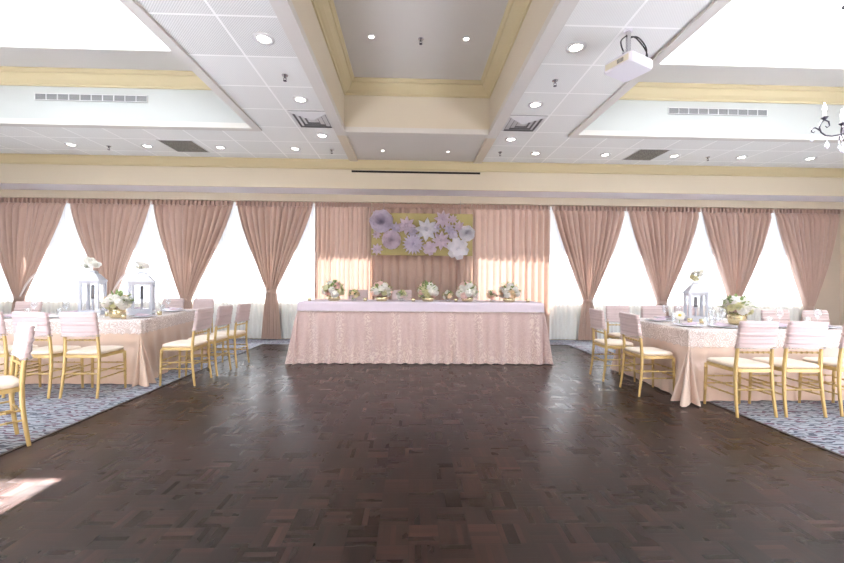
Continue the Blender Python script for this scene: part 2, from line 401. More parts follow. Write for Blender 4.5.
# ------------------------------------------------------------------ curtains
def sstep(t): t = max(0, min(1, t)); return t*t*(3-2*t)
def curtain(x0, x1, gx, gz, label, group, seed, z0=.02, strap=0, tied=True):
    rr = random.Random(seed); npl = 12; root = empty('curtain', ((x0+x1)/2, 8.06, 0)); cx = (x0+x1)/2
    ph = [rr.uniform(-.9,.9) for _ in range(npl+2)]; am = [rr.uniform(.45,1.3) for _ in range(npl+2)]
    top = 2.9; nu, nv = npl*8, 44
    def fn(u, v):
        z = top + (z0-top)*v
        if tied:
            if z > gz:
                t = (top-z)/(top-gz); e = t**1.3; e = e*.93 + .07*sstep(t)
                hw = .085
                a = x0 + (gx-hw-x0)*e; b = x1 + (gx+hw-x1)*e
                amp = .046 + .010*math.sin(PI*t) + .008*t
            else:
                t = (gz-z)/(gz-z0); hw = .085 + .12*t**.6
                a, b = gx-hw, gx+hw; amp = .040
        else:
            t = v; a, b = x0, x1; amp = .042 + .006*t
        k = u*npl; i = int(k); j = min(i, npl-1)
        s = math.sin(2*PI*k + ph[j]*math.sin(PI*(k-i)))
        hd = 1 if top-z < .09 else max(0, 1-(top-z-.09)/.08)
        y = amp*am[j]*s*(1-hd*.75) + .03*hd
        x = a + (b-a)*u + .012*math.sin(2*PI*k*1+1.2)*(1-hd)
        y += .010*noise.noise(Vector((x*3, z*1.2, seed)))
        if top-z < .12: y += -.010*max(0, math.sin(4*PI*k))*math.sin(PI*min(1,(top-z)/.12))
        return (x-cx, y-.03*math.sin(PI*min(1,(top-z)/(top-gz)))*(1 if tied else 0), z)
    m = MB(); m.grid(fn, nu, nv)
    cl = m.build('curtain_panel', curt_m, root)
    # gathered heading tape with pinch pleats
    m = MB(); m.box(x0-cx+.01, x1-cx-.01, .012, .018, top-.075, top-.005)
    for k in range(19):
        xx = x0-cx+.03 + (x1-x0-.06)*k/18
        m.loft([[(xx-w2,-.05,z),(xx+w2,-.05,z),(xx+.010,.03,z),(xx-.010,.03,z)] for z, w2 in ((top-.10,.022), (top-.075,.010), (top-.05,.012), (top-.004,.024))], smooth=False)
    m.build('pleat_heading', curt_m, root)
    if tied:
        m = MB(); m.lathe([(.085,-.03),(.092,-.01),(.092,.02),(.085,.04)], (gx-cx,-.005,gz), 20)
        m.v = [(v[0], (v[1]+.005)*.75-.005, v[2]) for v in m.v]
        tb = m.build('tieback', curt_m, root)
        if strap:
            m = MB(); m.tube([(gx-cx+.07,-.07,gz+.03),(gx-cx+.16,-.075,gz+.22),(gx-cx+.26,-.06,gz+.40),(gx-cx+.38,-.045,gz+.53)], [.012,.017,.02,.014], 8)
            o_ = m.build('tieback_strap', M_white_satin, root)
    return tag(root, label, 'curtain', group)
M_white_satin = M_cloth('pale_satin_strap', (.78,.68,.66), .4, 0, .2, .05)
ord_ = ['first','second','third','fourth']
spec = [(-8.75,-7.11,-8.01,.85,'tied rose curtain at the far left end of the windows',1),
        (-7.06,-5.41,-6.20,.88,'tied rose curtain directly behind the leftmost white lantern',1),
        (-5.37,-3.71,-4.66,.83,'tied rose curtain, third from the left, right of both left lanterns',0),
        (-3.65,-2.06,-2.91,1.02,'rose curtain tied in an hourglass reaching the floor left of the head table',0)]
for i, s in enumerate(spec): curtain(*s[:5], 'tied rose curtains', 11+i, strap=s[5])
spec = [(3.03,4.63,3.82,.86,'tied rose curtain nearest the head table on its right side'),
        (4.67,6.27,5.45,.83,'tied rose curtain, second to the right of the head table'),
        (6.32,7.89,7.06,.84,'tied rose curtain above the right table flower centrepiece'),
        (7.96,9.40,8.74,.74,'tied rose curtain at the far right by the beige wall')]
for i, s in enumerate(spec): curtain(*s, 'tied rose curtains', 31+i)
curtain(-2.02,-.84,0,1,'straight rose curtain panel left of the flower board, sunlit low down','straight rose curtains',51,tied=False)
curtain(1.31,2.98,0,1,'straight rose curtain panel right of the flower board, sunlit low down','straight rose curtains',52,tied=False)
curtain(-.82,1.29,0,1,'straight darker rose curtain hanging behind the flower board','straight rose curtains',53,tied=False)

def sheer_panel(x0, x1, label, seed):
    rr = random.Random(seed); cx = (x0+x1)/2; w = x1-x0; npl = int(w/.085)
    def fn(u, v):
        z = 2.895 + (.02-2.895)*v; x = x0+w*u
        return (x-cx, .014*math.sin(2*PI*npl*u + 1.5*math.sin(u*9+seed)) + .006*math.sin(u*31+v*2), z)
    m = MB(); m.grid(fn, npl*6, 10)
    tag(m.build('sheer_curtain', sheer, None, (cx, 8.145, 0)), label, 'curtain', 'white sheer curtains')
SB = [(-8.93,-7.95),(-7.9,-6.22),(-6.18,-4.62),(-4.58,-2.93),(-2.89,-1.98)]
LB = ['white sheer curtain left of the leftmost rose curtain','white sheer panel in the first gap from the left','white sheer panel in the second gap, behind the right of the two left lanterns','white sheer panel in the gap behind the left row of side chairs','white sheer panel just left of the head table']
for i, (a,b) in enumerate(SB): sheer_panel(a, b, LB[i], i)
SB = [(2.93,3.78),(3.84,5.43),(5.47,7.04),(7.08,8.9)]
LB = ['white sheer panel just right of the head table','white sheer panel in the gap above the right row of side chairs','white sheer panel behind the right table lantern','white sheer panel in the rightmost curtain gap']
for i, (a,b) in enumerate(SB): sheer_panel(a, b, LB[i], i+10)

# ------------------------------------------------------------------ chairs
def ringed(p0, p1, r0, r1, rings=()):
    """turned stick between two points with bamboo rings"""
    p0, p1 = Vector(p0), Vector(p1); pts = []; rs = []
    ts = sorted({0, 1, *[t+d for t in rings for d in (-.012,-.005,.005,.012)]})
    for t in ts:
        pts.append(p0.lerp(p1, t)); r = r0+(r1-r0)*t
        if any(abs(t-k) < .006 for k in rings): r += .004
        rs.append(r)
    return pts, rs
def make_chair():
    root = empty('chiavari_chair', (0,0,0))
    for s in (-1,1):
        pts, rs = ringed((s*.185,.185,0), (s*.18,.175,.43), .0115, .0155, (.35,.52,.9))
        MB().tube(pts, rs, 8).build('leg', gold, root)
        p = [(s*.188,-.215,0),(s*.184,-.195,.15),(s*.179,-.18,.30),(s*.174,-.175,.45),(s*.169,-.185,.60),(s*.165,-.205,.75),(s*.163,-.226,.888)]
        r = [.0125,.0145,.0155,.017,.0155,.0145,.013]
        MB().tube(p, r, 8).build('leg', gold, root)
    m = MB()
    def rr(z, a, b):
        out = []
        for k in range(24):
            an = 2*PI*k/24; c, s = math.cos(an), math.sin(an)
            e = .35
            out.append((a*math.copysign(abs(c)**e, c), b*math.copysign(abs(s)**e, s), z))
        return out
    m.loft([rr(.415,.185,.185), rr(.418,.20,.198), rr(.448,.20,.198), rr(.452,.19,.19)], smooth=False)
    m.build('seat', gold, root)
    m = MB(); m.loft([rr(.452,.185,.18), rr(.458,.197,.192), rr(.475,.198,.193), rr(.487,.185,.18), rr(.494,.14,.13), rr(.496,.05,.05)])
    m.build('cushion', cush, root)
    for s in (-1,1):
        for z in (.20,.275):
            y0 = -.19 if z < .25 else -.183
            pts, rs = ringed((s*.184,y0,z), (s*.183,.182,z), .008, .008, (.25,.5,.75)); MB().tube(pts, rs, 6).build('stretcher', gold, root)
    for z in (.22,.295):
        pts, rs = ringed((-.183,.18,z), (.183,.18,z), .008, .008, (.25,.5,.75)); MB().tube(pts, rs, 6).build('stretcher', gold, root)
    pts, rs = ringed((-.182,-.187,.25), (.182,-.187,.25), .008, .008, (.3,.7)); MB().tube(pts, rs, 6).build('stretcher', gold, root)
    pts, rs = ringed((-.169,-.186,.605), (.169,-.186,.605), .009, .009, (.15,.3,.45,.6,.75,.9)); MB().tube(pts, rs, 6).build('back_rail', gold, root)
    # sash wrapped over the upper back
    rings = []
    for k in range(35):
        t = k/34; z = .657 + .246*t; yc = -.19 - .04*(z-.62)/.29
        wv = .005*math.sin(k*1.2)+.004*math.sin(k*2.1+1)+.004*math.sin(k*.7+2)
        a = .186 - .004*t + wv*.4; b = .028 + wv*.5
        if k >= 33: a -= .006*(k-32); b -= .009*(k-32)
        ring = []
        for j in range(28):
            an = 2*PI*j/28; c, s = math.cos(an), math.sin(an); e = .45
            x = a*math.copysign(abs(c)**e, c)
            y = b*math.copysign(abs(s)**e, s) + yc - .016*(1-(x/.18)**2)
            ring.append((x, y, z + .008*math.sin(x*9+k)*.4 - (.006*math.cos(x*18) if k == 0 else 0)))
        rings.append(ring)
    m = MB(); m.loft(rings); sa = m.build('sash', sash_m, root)
    m = MB(); pts = []
    for j in range(145):
        an = 2*PI*j/144; c, s = math.cos(an), math.sin(an); e = .45
        x = .189*math.copysign(abs(c)**e, c); y = .031*math.copysign(abs(s)**e, s) - .196 - .016*(1-(x/.18)**2)
        pts.append((x, y, .652+.003*math.sin(j*.5)))
    q_ = [pts[0]]
    for p in pts[1:]:
        if (Vector(p)-Vector(q_[-1])).length > .004: q_.append(p)
    m.tube(q_, [.0075 if i % 4 < 2 else .003 for i in range(len(q_))], 6)
    m.build('bead_trim', bead_m, sa)
    return root
proto = make_chair(); used = [False]
def chair(x, y, ang, label, group, z=0):
    """x,y is the seat centre; ang = direction the sitter faces, degrees from +Y, clockwise positive"""
    o = proto if not used[0] else copy_tree(proto); used[0] = True
    o.location = (x, y, z); o.rotation_euler = (0,0,-math.radians(ang))
    return tag(o, label, 'chair', group)
gl = 'gold chairs around the left table'; gr_ = 'gold chairs around the right table'
a = math.atan2(-.58,-.81)
chair(-3.11, 2.86, math.degrees(a), 'gold chair with blush sash standing alone at the left picture edge', gl)
chair(-3.45, 4.29, 0, 'gold chair with blush sash, rightmost on the camera side of the left table', gl)
chair(-3.93, 4.29, 2, 'gold chair with blush sash, middle of three on the camera side of the left table', gl)
chair(-4.43, 4.32, 0, 'gold chair cut by the left edge, only its cushion corner and legs in view', gl)
chair(-2.74, 4.74, -90, 'gold chair nearest the camera in the row beside the left table', gl)
chair(-2.71, 5.20, -90, 'gold chair in the middle of the row beside the left table', gl)
chair(-2.66, 5.67, -88, 'gold chair farthest from the camera in the row beside the left table', gl)
chair(-3.80, 6.90, 180, 'blush sash chair behind the left table, right one of the far pair', gl)
chair(-4.34, 6.90, 178, 'blush sash chair behind the left table, left one of the far pair', gl)
chair(-5.75, 5.70, 178, 'blush sash chair on the window side, left of the leftmost lantern', gl)
chair(2.745, 4.30, 90, 'gold chair nearest the camera at the inner end of the right table', gr_)
chair(2.68, 4.93, 92, 'gold chair farther from the camera at the inner end of the right table', gr_)
chair(3.26, 3.68, 0, 'gold chair with blush sash, left one on the camera side of the right table', gr_)
chair(3.74, 3.68, 1, 'gold chair with blush sash, middle one on the camera side of the right table', gr_)
chair(4.30, 3.70, 0, 'gold chair cut by the right edge, its sash out of view', gr_)
chair(3.22, 5.58, 180, 'blush sash chair behind the right table, leftmost of the far side', gr_)
chair(3.78, 5.58, 181, 'blush sash chair behind the right table, second from the left on the far side', gr_)
chair(4.32, 5.60, 180, 'blush sash chair behind the right table lantern', gr_)
chair(4.98, 4.82, 182, 'blush sash chair right of the right table flower centrepiece, farther of two', gr_)
chair(5.44, 4.70, 176, 'blush sash chair at the far right, in front of the last tied curtain', gr_)
gh = 'chairs behind the head table'
for x, l in ((-.97,'blush sash chair behind the head table, leftmost one'),(-.15,'blush sash chair behind the middle of the head table, left of the board centre'),(1.10,'blush sash chair behind the head table, rightmost one')):
    chair(x, 6.92, 180, l, gh, .182)

# ------------------------------------------------------------------ tables and cloths
def cloth(name, poly, zt, zb, m_, flare=.05, amp=.03, wl=.16, seed=0, corner=.4, top=True, eps=.006, parent=None, scallop=0, rows=14, loc=None, cc_=None, pt=.6, t0=0):
    rr = random.Random(seed); n_ = len(poly); base = []
    for i in range(n_):
        p0, p1, p2 = Vector(poly[i-1]), Vector(poly[i]), Vector(poly[(i+1) % n_])
        d0 = (p1-p0).normalized(); d1 = (p2-p1).normalized()
        n0 = Vector((d0.y,-d0.x)); n1 = Vector((d1.y,-d1.x))
        cr = d0.x*d1.y-d0.y*d1.x
        if cr > 0:
            for k in range(25):
                t = k/24; v = n0.lerp(n1, t).normalized(); base.append((p1, v, (cc_ or {}).get(i, corner)*math.sin(PI*t)**.7*(.62+.38*math.cos(6*PI*t+PI))))
        else: base.append((p1, (n0+n1).normalized(), 0))
        L = (p2-p1).length; q = max(2, int(L/.028))
        for k in range(1, q): base.append((p1+(p2-p1)*k/q, n1, corner*.5*math.exp(-min(k, q-k)*L/q/.12)))
    s = 0; prev = base[0][0]; ph = []
    for p, v, c in base:
        s += (p-prev).length + .004; prev = p
        ph.append(2*PI*s/wl + 2.2*noise.noise(Vector((s*1.3, seed, 0))) + 1.0*noise.noise(Vector((s*4, seed, 2))))
    cx = sum(p[0] for p in poly)/n_; cy = sum(p[1] for p in poly)/n_
    m = MB(); rings = []
    for r in range(rows+1):
        t = r/rows; ring = []
        for (p, v, c), f in zip(base, ph):
            a_ = amp*(.6+.8*abs(noise.noise(Vector((f*.11, seed, 5)))))
            d = eps + (flare*(t**1.5)) + c*flare*3*max(0,(t-t0)/(1-t0))**1.1 + a_*(max(0,(t-t0)/(1-t0))**pt)*(.5+.5*math.sin(f)) 
            z = zt + (zb-zt)*t
            if r == rows: z += scallop*abs(math.sin(f*.9))
            q_ = p + v*d
            ring.append((q_.x-cx, q_.y-cy, z))
        rings.append(ring)
    # rounded lip
    ring0 = [(p.x-cx, p.y-cy, zt+eps) for p, v, c in base]
    m.loft([ring0]+rings, cap=False)
    if top:
        m.add([(p[0]-cx, p[1]-cy, zt+eps) for p in poly], [tuple(range(n_))])
    o = m.build(name, m_, parent, (cx, cy, 0))
    return o
def table(name, poly, z, label, zb=0):
    cx = sum(p[0] for p in poly)/len(poly); cy = sum(p[1] for p in poly)/len(poly)
    r = empty(name, (cx,cy,zb)); n_ = len(poly); m = MB()
    a_ = [(p[0]-cx, p[1]-cy, z-zb-.03) for p in poly]; b_ = [(p[0]-cx, p[1]-cy, z-zb) for p in poly]
    m.loft([a_, b_], smooth=False); m.build('tabletop', whitew, r)
    for p in poly:
        v = Vector((cx-p[0], cy-p[1], 0))*.06
        MB().tube([(p[0]-cx+v.x,p[1]-cy+v.y,0),(p[0]-cx+v.x,p[1]-cy+v.y,z-zb-.03)], .016, 8).build('leg', steel, r)
    return tag(r, label, 'table')
LP = [(-7.6,4.66),(-3.23,4.66),(-3.50,6.45),(-4.95,6.45),(-5.0,5.38),(-7.6,5.38)]
RP = [(2.99,3.98),(6.7,3.98),(6.7,4.42),(4.62,4.42),(4.62,5.28),(3.0,5.28)]
def inset(poly, d):
    c = Vector((sum(p[0] for p in poly)/len(poly), sum(p[1] for p in poly)/len(poly)))
    out = []; n_ = len(poly)
    for i in range(n_):
        p0, p1, p2 = Vector(poly[i-1]), Vector(poly[i]), Vector(poly[(i+1) % n_])
        d0 = (p1-p0).normalized(); d1 = (p2-p1).normalized()
        n0 = Vector((-d0.y,d0.x)); n1 = Vector((-d1.y,d1.x))
        k = 1/(1+n0.dot(n1)); out.append(tuple(p1+(n0+n1)*d*k))
    return out
table('banquet_table', inset(LP, .012), .738, 'long banquet table hidden under peach satin cloth at the left')
table('banquet_table', inset(RP, .012), .738, 'long banquet table hidden under blush satin cloth at the right')
tag(cloth('tablecloth', LP, .740, .012, gold_cloth, .04, .035, .30, 3, .8, cc_={1: 1.8}, t0=.23), 'floor-length peach satin tablecloth on the left table', 'tablecloth', 'satin tablecloths')
tag(cloth('tablecloth', RP, .740, .012, cloth_m, .03, .035, .26, 5, 1.2, cc_={0: 3.3}, t0=.25), 'floor-length blush satin tablecloth on the right table', 'tablecloth', 'satin tablecloths')
tag(cloth('lace_overlay', LP, .750, .585, lace_over, .006, .012, .2, 7, .5, eps=.010, scallop=.02, rows=6), 'white lace topper over the left table cloth', 'table overlay', 'lace toppers')
tag(cloth('lace_overlay', RP, .750, .56, lace_over, .006, .012, .2, 9, .5, eps=.010, scallop=.02, rows=6), 'white lace topper over the right table cloth', 'table overlay', 'lace toppers')
TZ = .764
# head table
m = MB(); m.box(-1.62,1.98,5.93,7.5,0,.18); tag(m.build('stage_riser', carpet, bevel=.005), 'low carpeted riser carrying the head table', 'riser')
HP = [(-1.69,5.83),(2.05,5.80),(2.05,6.52),(-1.69,6.52)]
table('head_table', inset(HP, .12), .905, 'long head table hidden under its embroidered skirt', .18)
m = MB(); m.box(-1.69+.03,2.02,5.86,6.49,.905,.912); m.build('overhang_board', whitew, bpy.data.objects['head_table']).matrix_parent_inverse = Matrix.Translation((-.18,-6.1675,-.18))
sk = cloth('table_skirt', HP, .914, .004, lace_skirt, .035, .10, .20, 21, .9, pt=.4, t0=.145, top=True, scallop=.008, rows=18)
tag(sk, 'floor-length dusty pink embroidered skirt of the head table', 'table skirt')
ov = cloth('table_runner', HP, .922, .79, lav_m, .008, .008, .25, 23, .3, eps=.012, rows=5)
tag(ov, 'lavender cloth topper with beaded edge on the head table', 'table overlay')
m = MB(); cxh, cyh = .18, 6.1675
q_ = [(-1.70+.006*k-cxh, 5.782-(-1.5+.006*k-.2)*.008-cyh, .789+.002*math.sin(k*.4)) for k in range(628)]
m.tube(q_, [.009 if i % 4 < 2 else .004 for i in range(len(q_))], 6)
m.build('bead_trim', bead_m, ov)

# ------------------------------------------------------------------ flowers
def petal(mb, c, ang, tilt, L, w, cup=.3, pointed=False, M=None):
    """petal starting at centre going outward at angle; tilt from horizontal"""
    ca, sa = math.cos(ang), math.sin(ang)
    def fn(u, v):
        s = (u-.5)*2
        ww = w*math.sin(PI*min(1, .12+v*(.88 if pointed else .68)))**.8*.5 * (1 if not pointed else (1-.25*v))
        r = L*v; h = r*math.sin(tilt) + cup*L*(s*s*.35*v - .0) - cup*L*.35*v*v*(1 if tilt < .8 else -1)
        rad = r*math.cos(tilt); x = rad; y = s*ww
        return (c[0]+x*ca-y*sa, c[1]+x*sa+y*ca, c[2]+h)
    mb.grid(fn, 4, 4)
def blossom_mesh(name, r, kind, m_):
    mb = MB(); rr = random.Random(hash(kind) % 97 if False else len(kind)*7)
    if kind == 'rose':
        for L, n_, tilt in ((1,6,.25),(.85,6,.75),(.65,5,1.15),(.4,4,1.4)):
            o_ = rr.uniform(0,1)
            for k in range(n_): petal(mb, (0,0,-.1*r), 2*PI*k/n_+o_, tilt, r*L, r*1.15*L, .5)
        mb.sphere((0,0,.1*r), r*.35, 8, 5)
    elif kind == 'hydrangea':
        for i in range(34):
            z = 1-1.5*(i+.5)/34; a_ = i*2.39996; q = math.sqrt(max(0, 1-z*z))
            d = Vector((q*math.cos(a_), q*math.sin(a_), z)); c = d*r*.85
            t_ = MB()
            for k in range(4): petal(t_, (0,0,0), PI/2*k, .25, r*.3, r*.3, .3)
            Mx = Matrix.Translation(c) @ d.to_track_quat('Z','Y').to_matrix().to_4x4(); t_.xf(Mx)
            mb.add(t_.v, t_.f, True)
        mb.sphere((0,0,0), r*.8, 10, 7)
    elif kind == 'daisy':
        for k in range(14): petal(mb, (0,0,0), 2*PI*k/14, .1, r, r*.38, .15)
        for k in range(14): petal(mb, (0,0,.03*r), 2*PI*(k+.5)/14, .3, r*.8, r*.33, .15)
    me = mb.mesh(name); me.materials.append(m_); return me
BL = {}
for nm, mm in (('white',pet_w),('lime',pet_y),('pink',pet_p),('peach',pet_peach)):
    BL[nm,'rose'] = blossom_mesh('rose_'+nm, 1, 'rose', mm); BL[nm,'hydrangea'] = blossom_mesh('hydrangea_'+nm, 1, 'hydrangea', mm)
leafc = [0]
def foliage(mb, c, r, n_, rr, zmin=-.3):
    for i in range(n_):
        d = Vector((rr.gauss(0,1), rr.gauss(0,1), abs(rr.gauss(0,1))*.8+zmin*.6)).normalized()
        t_ = MB(); petal(t_, (0,0,0), 0, .2, r*.55, r*.28, .2, True)
        t_.xf(Matrix.Translation(Vector(c)+d*r*.5) @ d.to_track_quat('X','Z').to_matrix().to_4x4()); mb.add(t_.v, t_.f, True)
def arrangement(name, loc, w, h, colours, label, group, vase='low', seed=0, nb=13, vm=None, cat='flower arrangement', vf=.24):
    """w = width, h = total height; low vase under a dome of blossoms"""
    rr = random.Random(seed); root = empty(name, loc)
    vh = h*vf; vr = w*.24
    m = MB()
    if vase == 'low': m.lathe([(.0001,0),(vr*.8,0),(vr,.15*vh),(vr*1.1,.6*vh),(vr*1.0,vh),(vr*.93,vh),(vr*1.0,.6*vh),(vr*.8,.08*vh),(.0001,.06*vh)], n=18)
    else: m.lathe([(.0001,0),(vr*.8,0),(vr*.85,vh),(vr*.78,vh),(vr*.72,.05*vh),(.0001,.05*vh)], n=16)
    m.build('vase', vm or mirror_v, root)
    m = MB(); c = (0,0,vh+ (h-vh)*.35); rd = w*.40
    foliage(m, c, rd*1.25, 44, rr); m.build('foliage', green_m, root)
    for i in range(nb):
        z = 1 - 1.45*(i+.5)/nb; a_ = i*2.39996+seed; q = math.sqrt(max(0,1-z*z))
        d = Vector((q*math.cos(a_), q*math.sin(a_), z))
        col, kd = colours[rr.randrange(len(colours))]
        o = link('blossom', BL[col,kd], root)
        br = w*(.19 if kd == 'rose' else .20)*rr.uniform(.7,1.1)*(.85 if nb > 15 else 1)
        o.location = Vector(c) + Vector((d.x*rd*.86, d.y*rd*.86, d.z*(h-vh)*.52))
        o.location.z = min(o.location.z, h-br*.5)
        o.rotation_mode = 'QUATERNION'; o.rotation_quaternion = d.to_track_quat('Z','Y'); o.scale = (br,)*3
    return tag(root, label, cat, group)
WH = [('white','hydrangea'),('white','rose')]
mixA = [('lime','rose'),('white','hydrangea'),('pink','rose'),('lime','hydrangea')]
mixB = [('pink','hydrangea'),('white','hydrangea'),('lime','rose'),('white','rose')]
hz = .936
gA = 'flower arrangements on the head table'
arrangement('flower_arrangement', (-1.20,6.02,hz), .37, .30, mixA, 'lime and white flowers with a lilac bloom at the left end of the head table', gA, seed=1, nb=22)
arrangement('flower_arrangement', (-.45,6.02,hz), .37, .30, mixB, 'round bouquet with pink top, second large one from the left on the head table', gA, seed=2, nb=22)
arrangement('flower_arrangement', (.28,6.02,hz), .37, .30, mixB, 'round pink and white bouquet at the middle of the head table', gA, seed=3, nb=22)
arrangement('flower_arrangement', (.91,6.02,hz), .37, .30, [('pink','hydrangea'),('white','hydrangea'),('white','rose')], 'pink-topped white bouquet right of centre on the head table', gA, seed=4, nb=22)
arrangement('flower_arrangement', (1.58,6.02,hz), .37, .28, [('lime','hydrangea'),('white','hydrangea'),('peach','rose')], 'lime and cream flowers at the right end of the head table', gA, seed=5, nb=22)
gB = 'small posies on the head table'
for x, l, cs, sd in ((-.88,'small peach posy between the first and second bouquets of the head table',[('peach','rose'),('lime','rose')],6),
                     (-.13,'small lime posy left of the middle bouquet of the head table',[('lime','rose'),('white','rose')],7),
                     (.60,'small cream posy just right of the middle bouquet of the head table',[('peach','rose'),('white','rose')],8),
                     (1.30,'small pink and cream posy second from the right end of the head table',[('pink','rose'),('peach','rose'),('white','hydrangea')],9)):
    arrangement('posy', (x,6.0,hz), .20, .18, cs, l, gB, 'tall', sd, 7, glass, 'flower arrangement')
def votive(loc, label, group):
    r = empty('votive_candle', loc)
    MB().lathe([(.0001,0),(.026,0),(.031,.05),(.028,.05),(.023,.006),(.0001,.006)], n=14).build('holder', mirror_v, r)
    MB().lathe([(.0001,.006),(.021,.006),(.022,.03),(.0001,.032)], n=12).build('candle', ivory_w, r)
    tag(r, label, 'candle', group)
for x, l in ((-1.56,'gold votive at the far left end of the head table'),(-.70,'gold votive between the peach posy and the second bouquet'),(.05,'gold votive left of the middle bouquet of the head table'),(.72,'gold votive between the cream posy and the right of centre bouquet'),(1.86,'gold votive at the far right end of the head table')):
    votive((x,5.95,hz), l, 'gold votives on the head table')
arrangement('flower_centerpiece', (-3.665,4.88,TZ), .34, .30, [('white','rose'),('peach','rose'),('lime','rose'),('white','hydrangea')], 'low white and peach flower centrepiece between the two left lanterns', 'table centrepieces', seed=12, nb=22, vf=.42)
arrangement('flower_centerpiece', (3.94,4.46,TZ), .36, .33, WH+[('lime','rose'),('white','rose')], 'white hydrangea centrepiece in a gold bowl on the right table', 'table centrepieces', seed=13, nb=24, vf=.42)
# daisy bud vase
r = empty('daisy_vase', (3.26,4.50,TZ)); MB().lathe([(.0001,0),(.028,0),(.034,.03),(.02,.07),(.024,.085)], n=14).build('vase', glass, r)
MB().tube([(0,0,.01),(0,0,.10)], .003, 6).build('stem', green_m, r)
me = blossom_mesh('daisy_white', 1, 'daisy', pet_w); d_ = link('blossom', me, r); d_.scale = (.06,)*3; d_.location = (0,-.005,.10); d_.rotation_euler = (math.radians(60),0,-.5)
yc = mat('daisy_centre', (.75,.60,.12), .7); MB().sphere((0,0,.15), .3, 10, 6, .6).build('flower_centre', yc, d_)
tag(r, 'white daisy with yellow centre in a bud vase on the right table', 'flower')

# ------------------------------------------------------------------ lanterns
def lantern(loc, w, hb, label, rz, seed, stack):
    r = empty('lantern', loc, rz); a_ = w/2*.86; t_ = .016
    m = MB(); m.box(-w/2*.98,w/2*.98,-w/2*.98,w/2*.98,0,.025).box(-a_,a_,-a_,a_,.025,.04); m.build('base', whitew, r, bevel=.003)
    for sx in (-1,1):
        for sy in (-1,1):
            MB().box(sx*a_-t_,sx*a_+t_,sy*a_-t_,sy*a_+t_,.04,hb).build('post', whitew, r, bevel=.002)
    m = MB()
    for s in (-1,1):
        m.box(-a_,a_,s*a_-.008,s*a_+.008,hb-.035,hb).box(s*a_-.008,s*a_+.008,-a_,a_,hb-.035,hb)
    m.build('frame', whitew, r); m = MB()
    for s in (-1,1): m.box(-a_,a_,s*a_-.008,s*a_+.008,.04,.065).box(s*a_-.008,s*a_+.008,-a_,a_,.04,.065)
    m.build('frame', whitew, r)
    for k in range(4):
        m = MB(); m.add([(-a_+t_,-a_,.065),(a_-t_,-a_,.065),(a_-t_,-a_,hb-.035),(-a_+t_,-a_,hb-.035)], [(0,1,2,3)])
        m.xf(Matrix.Rotation(k*PI/2,4,'Z')); m.build('glass_pane', glass, r)
    def sq(s, z): return [(-s,-s,z),(s,-s,z),(s,s,z),(-s,s,z)]
    e = w/2*1.06
    m = MB(); m.loft([sq(e,hb),sq(e,hb+.018),sq(e*.88,hb+.035),sq(e*.52,hb+.10),sq(e*.36,hb+.115),sq(e*.36,hb+.135),sq(e*.2,hb+.15)], smooth=False)
    m.build('roof', whitew, r)
    MB().lathe([(.0001,.04),(.04,.04),(.04,.05),(.0001,.05)], n=16).build('candle_dish', whitew, r)
    hm = .05+(hb-.05)*.42
    MB().lathe([(.0001,.05),(.018,.05),(.012,.08),(.012,hm-.02),(.03,hm-.01),(.03,hm),(.0001,hm)], n=14).build('candle_stand', whitew, r)
    MB().lathe([(.0001,hm),(.02,hm),(.02,hb-.05),(.0001,hb-.045)], n=14).build('candle', dark_c, r)
    tag(r, label, 'lantern', 'white lanterns')
    f = empty('lantern_flowers', (loc[0], loc[1]-.02, loc[2]+hb+.155), 0)
    rr = random.Random(seed)
    m = MB(); foliage(m, (0,0,.04), .06, 7, rr, .1); m.build('foliage', green_m, f)
    for i, (dx,dy,dz,s,c) in enumerate(stack):
        o = link('blossom', BL[c,'rose'], f); o.location = (dx,dy,dz); o.scale = (s,)*3; o.rotation_euler = (rr.uniform(.2,.9), rr.uniform(-.5,.5), rr.uniform(0,6))
    return f
f1 = lantern((-4.31,5.3,TZ), .225, .45, 'large white lantern, left of the two on the left table', .25, 1, [(-.02,0,.11,.085,'white'),(.06,-.02,.07,.07,'white'),(-.06,-.04,.045,.06,'white'),(.07,-.03,.05,.045,'white')])
tag(f1, 'cream roses piled on top of the leftmost lantern', 'flowers', 'flowers on lantern roofs')
f2 = lantern((-3.74,5.42,TZ), .28, .44, 'white lantern right of the flower centrepiece on the left table', .45, 2, [(-.03,0,.10,.075,'white'),(.05,-.02,.08,.07,'white'),(.0,-.04,.05,.05,'white')])
tag(f2, 'cream roses on top of the right hand one of the left table lanterns', 'flowers', 'flowers on lantern roofs')
f3 = lantern((3.73,4.85,TZ), .215, .36, 'single white lantern on the right table', -.35, 3, [(-.04,0,.04,.06,'lime'),(.02,-.03,.07,.06,'white'),(.05,0,.12,.055,'white'),(-.03,.02,.10,.05,'white')])
tag(f3, 'white roses on top of the right table lantern', 'flowers', 'flowers on lantern roofs')

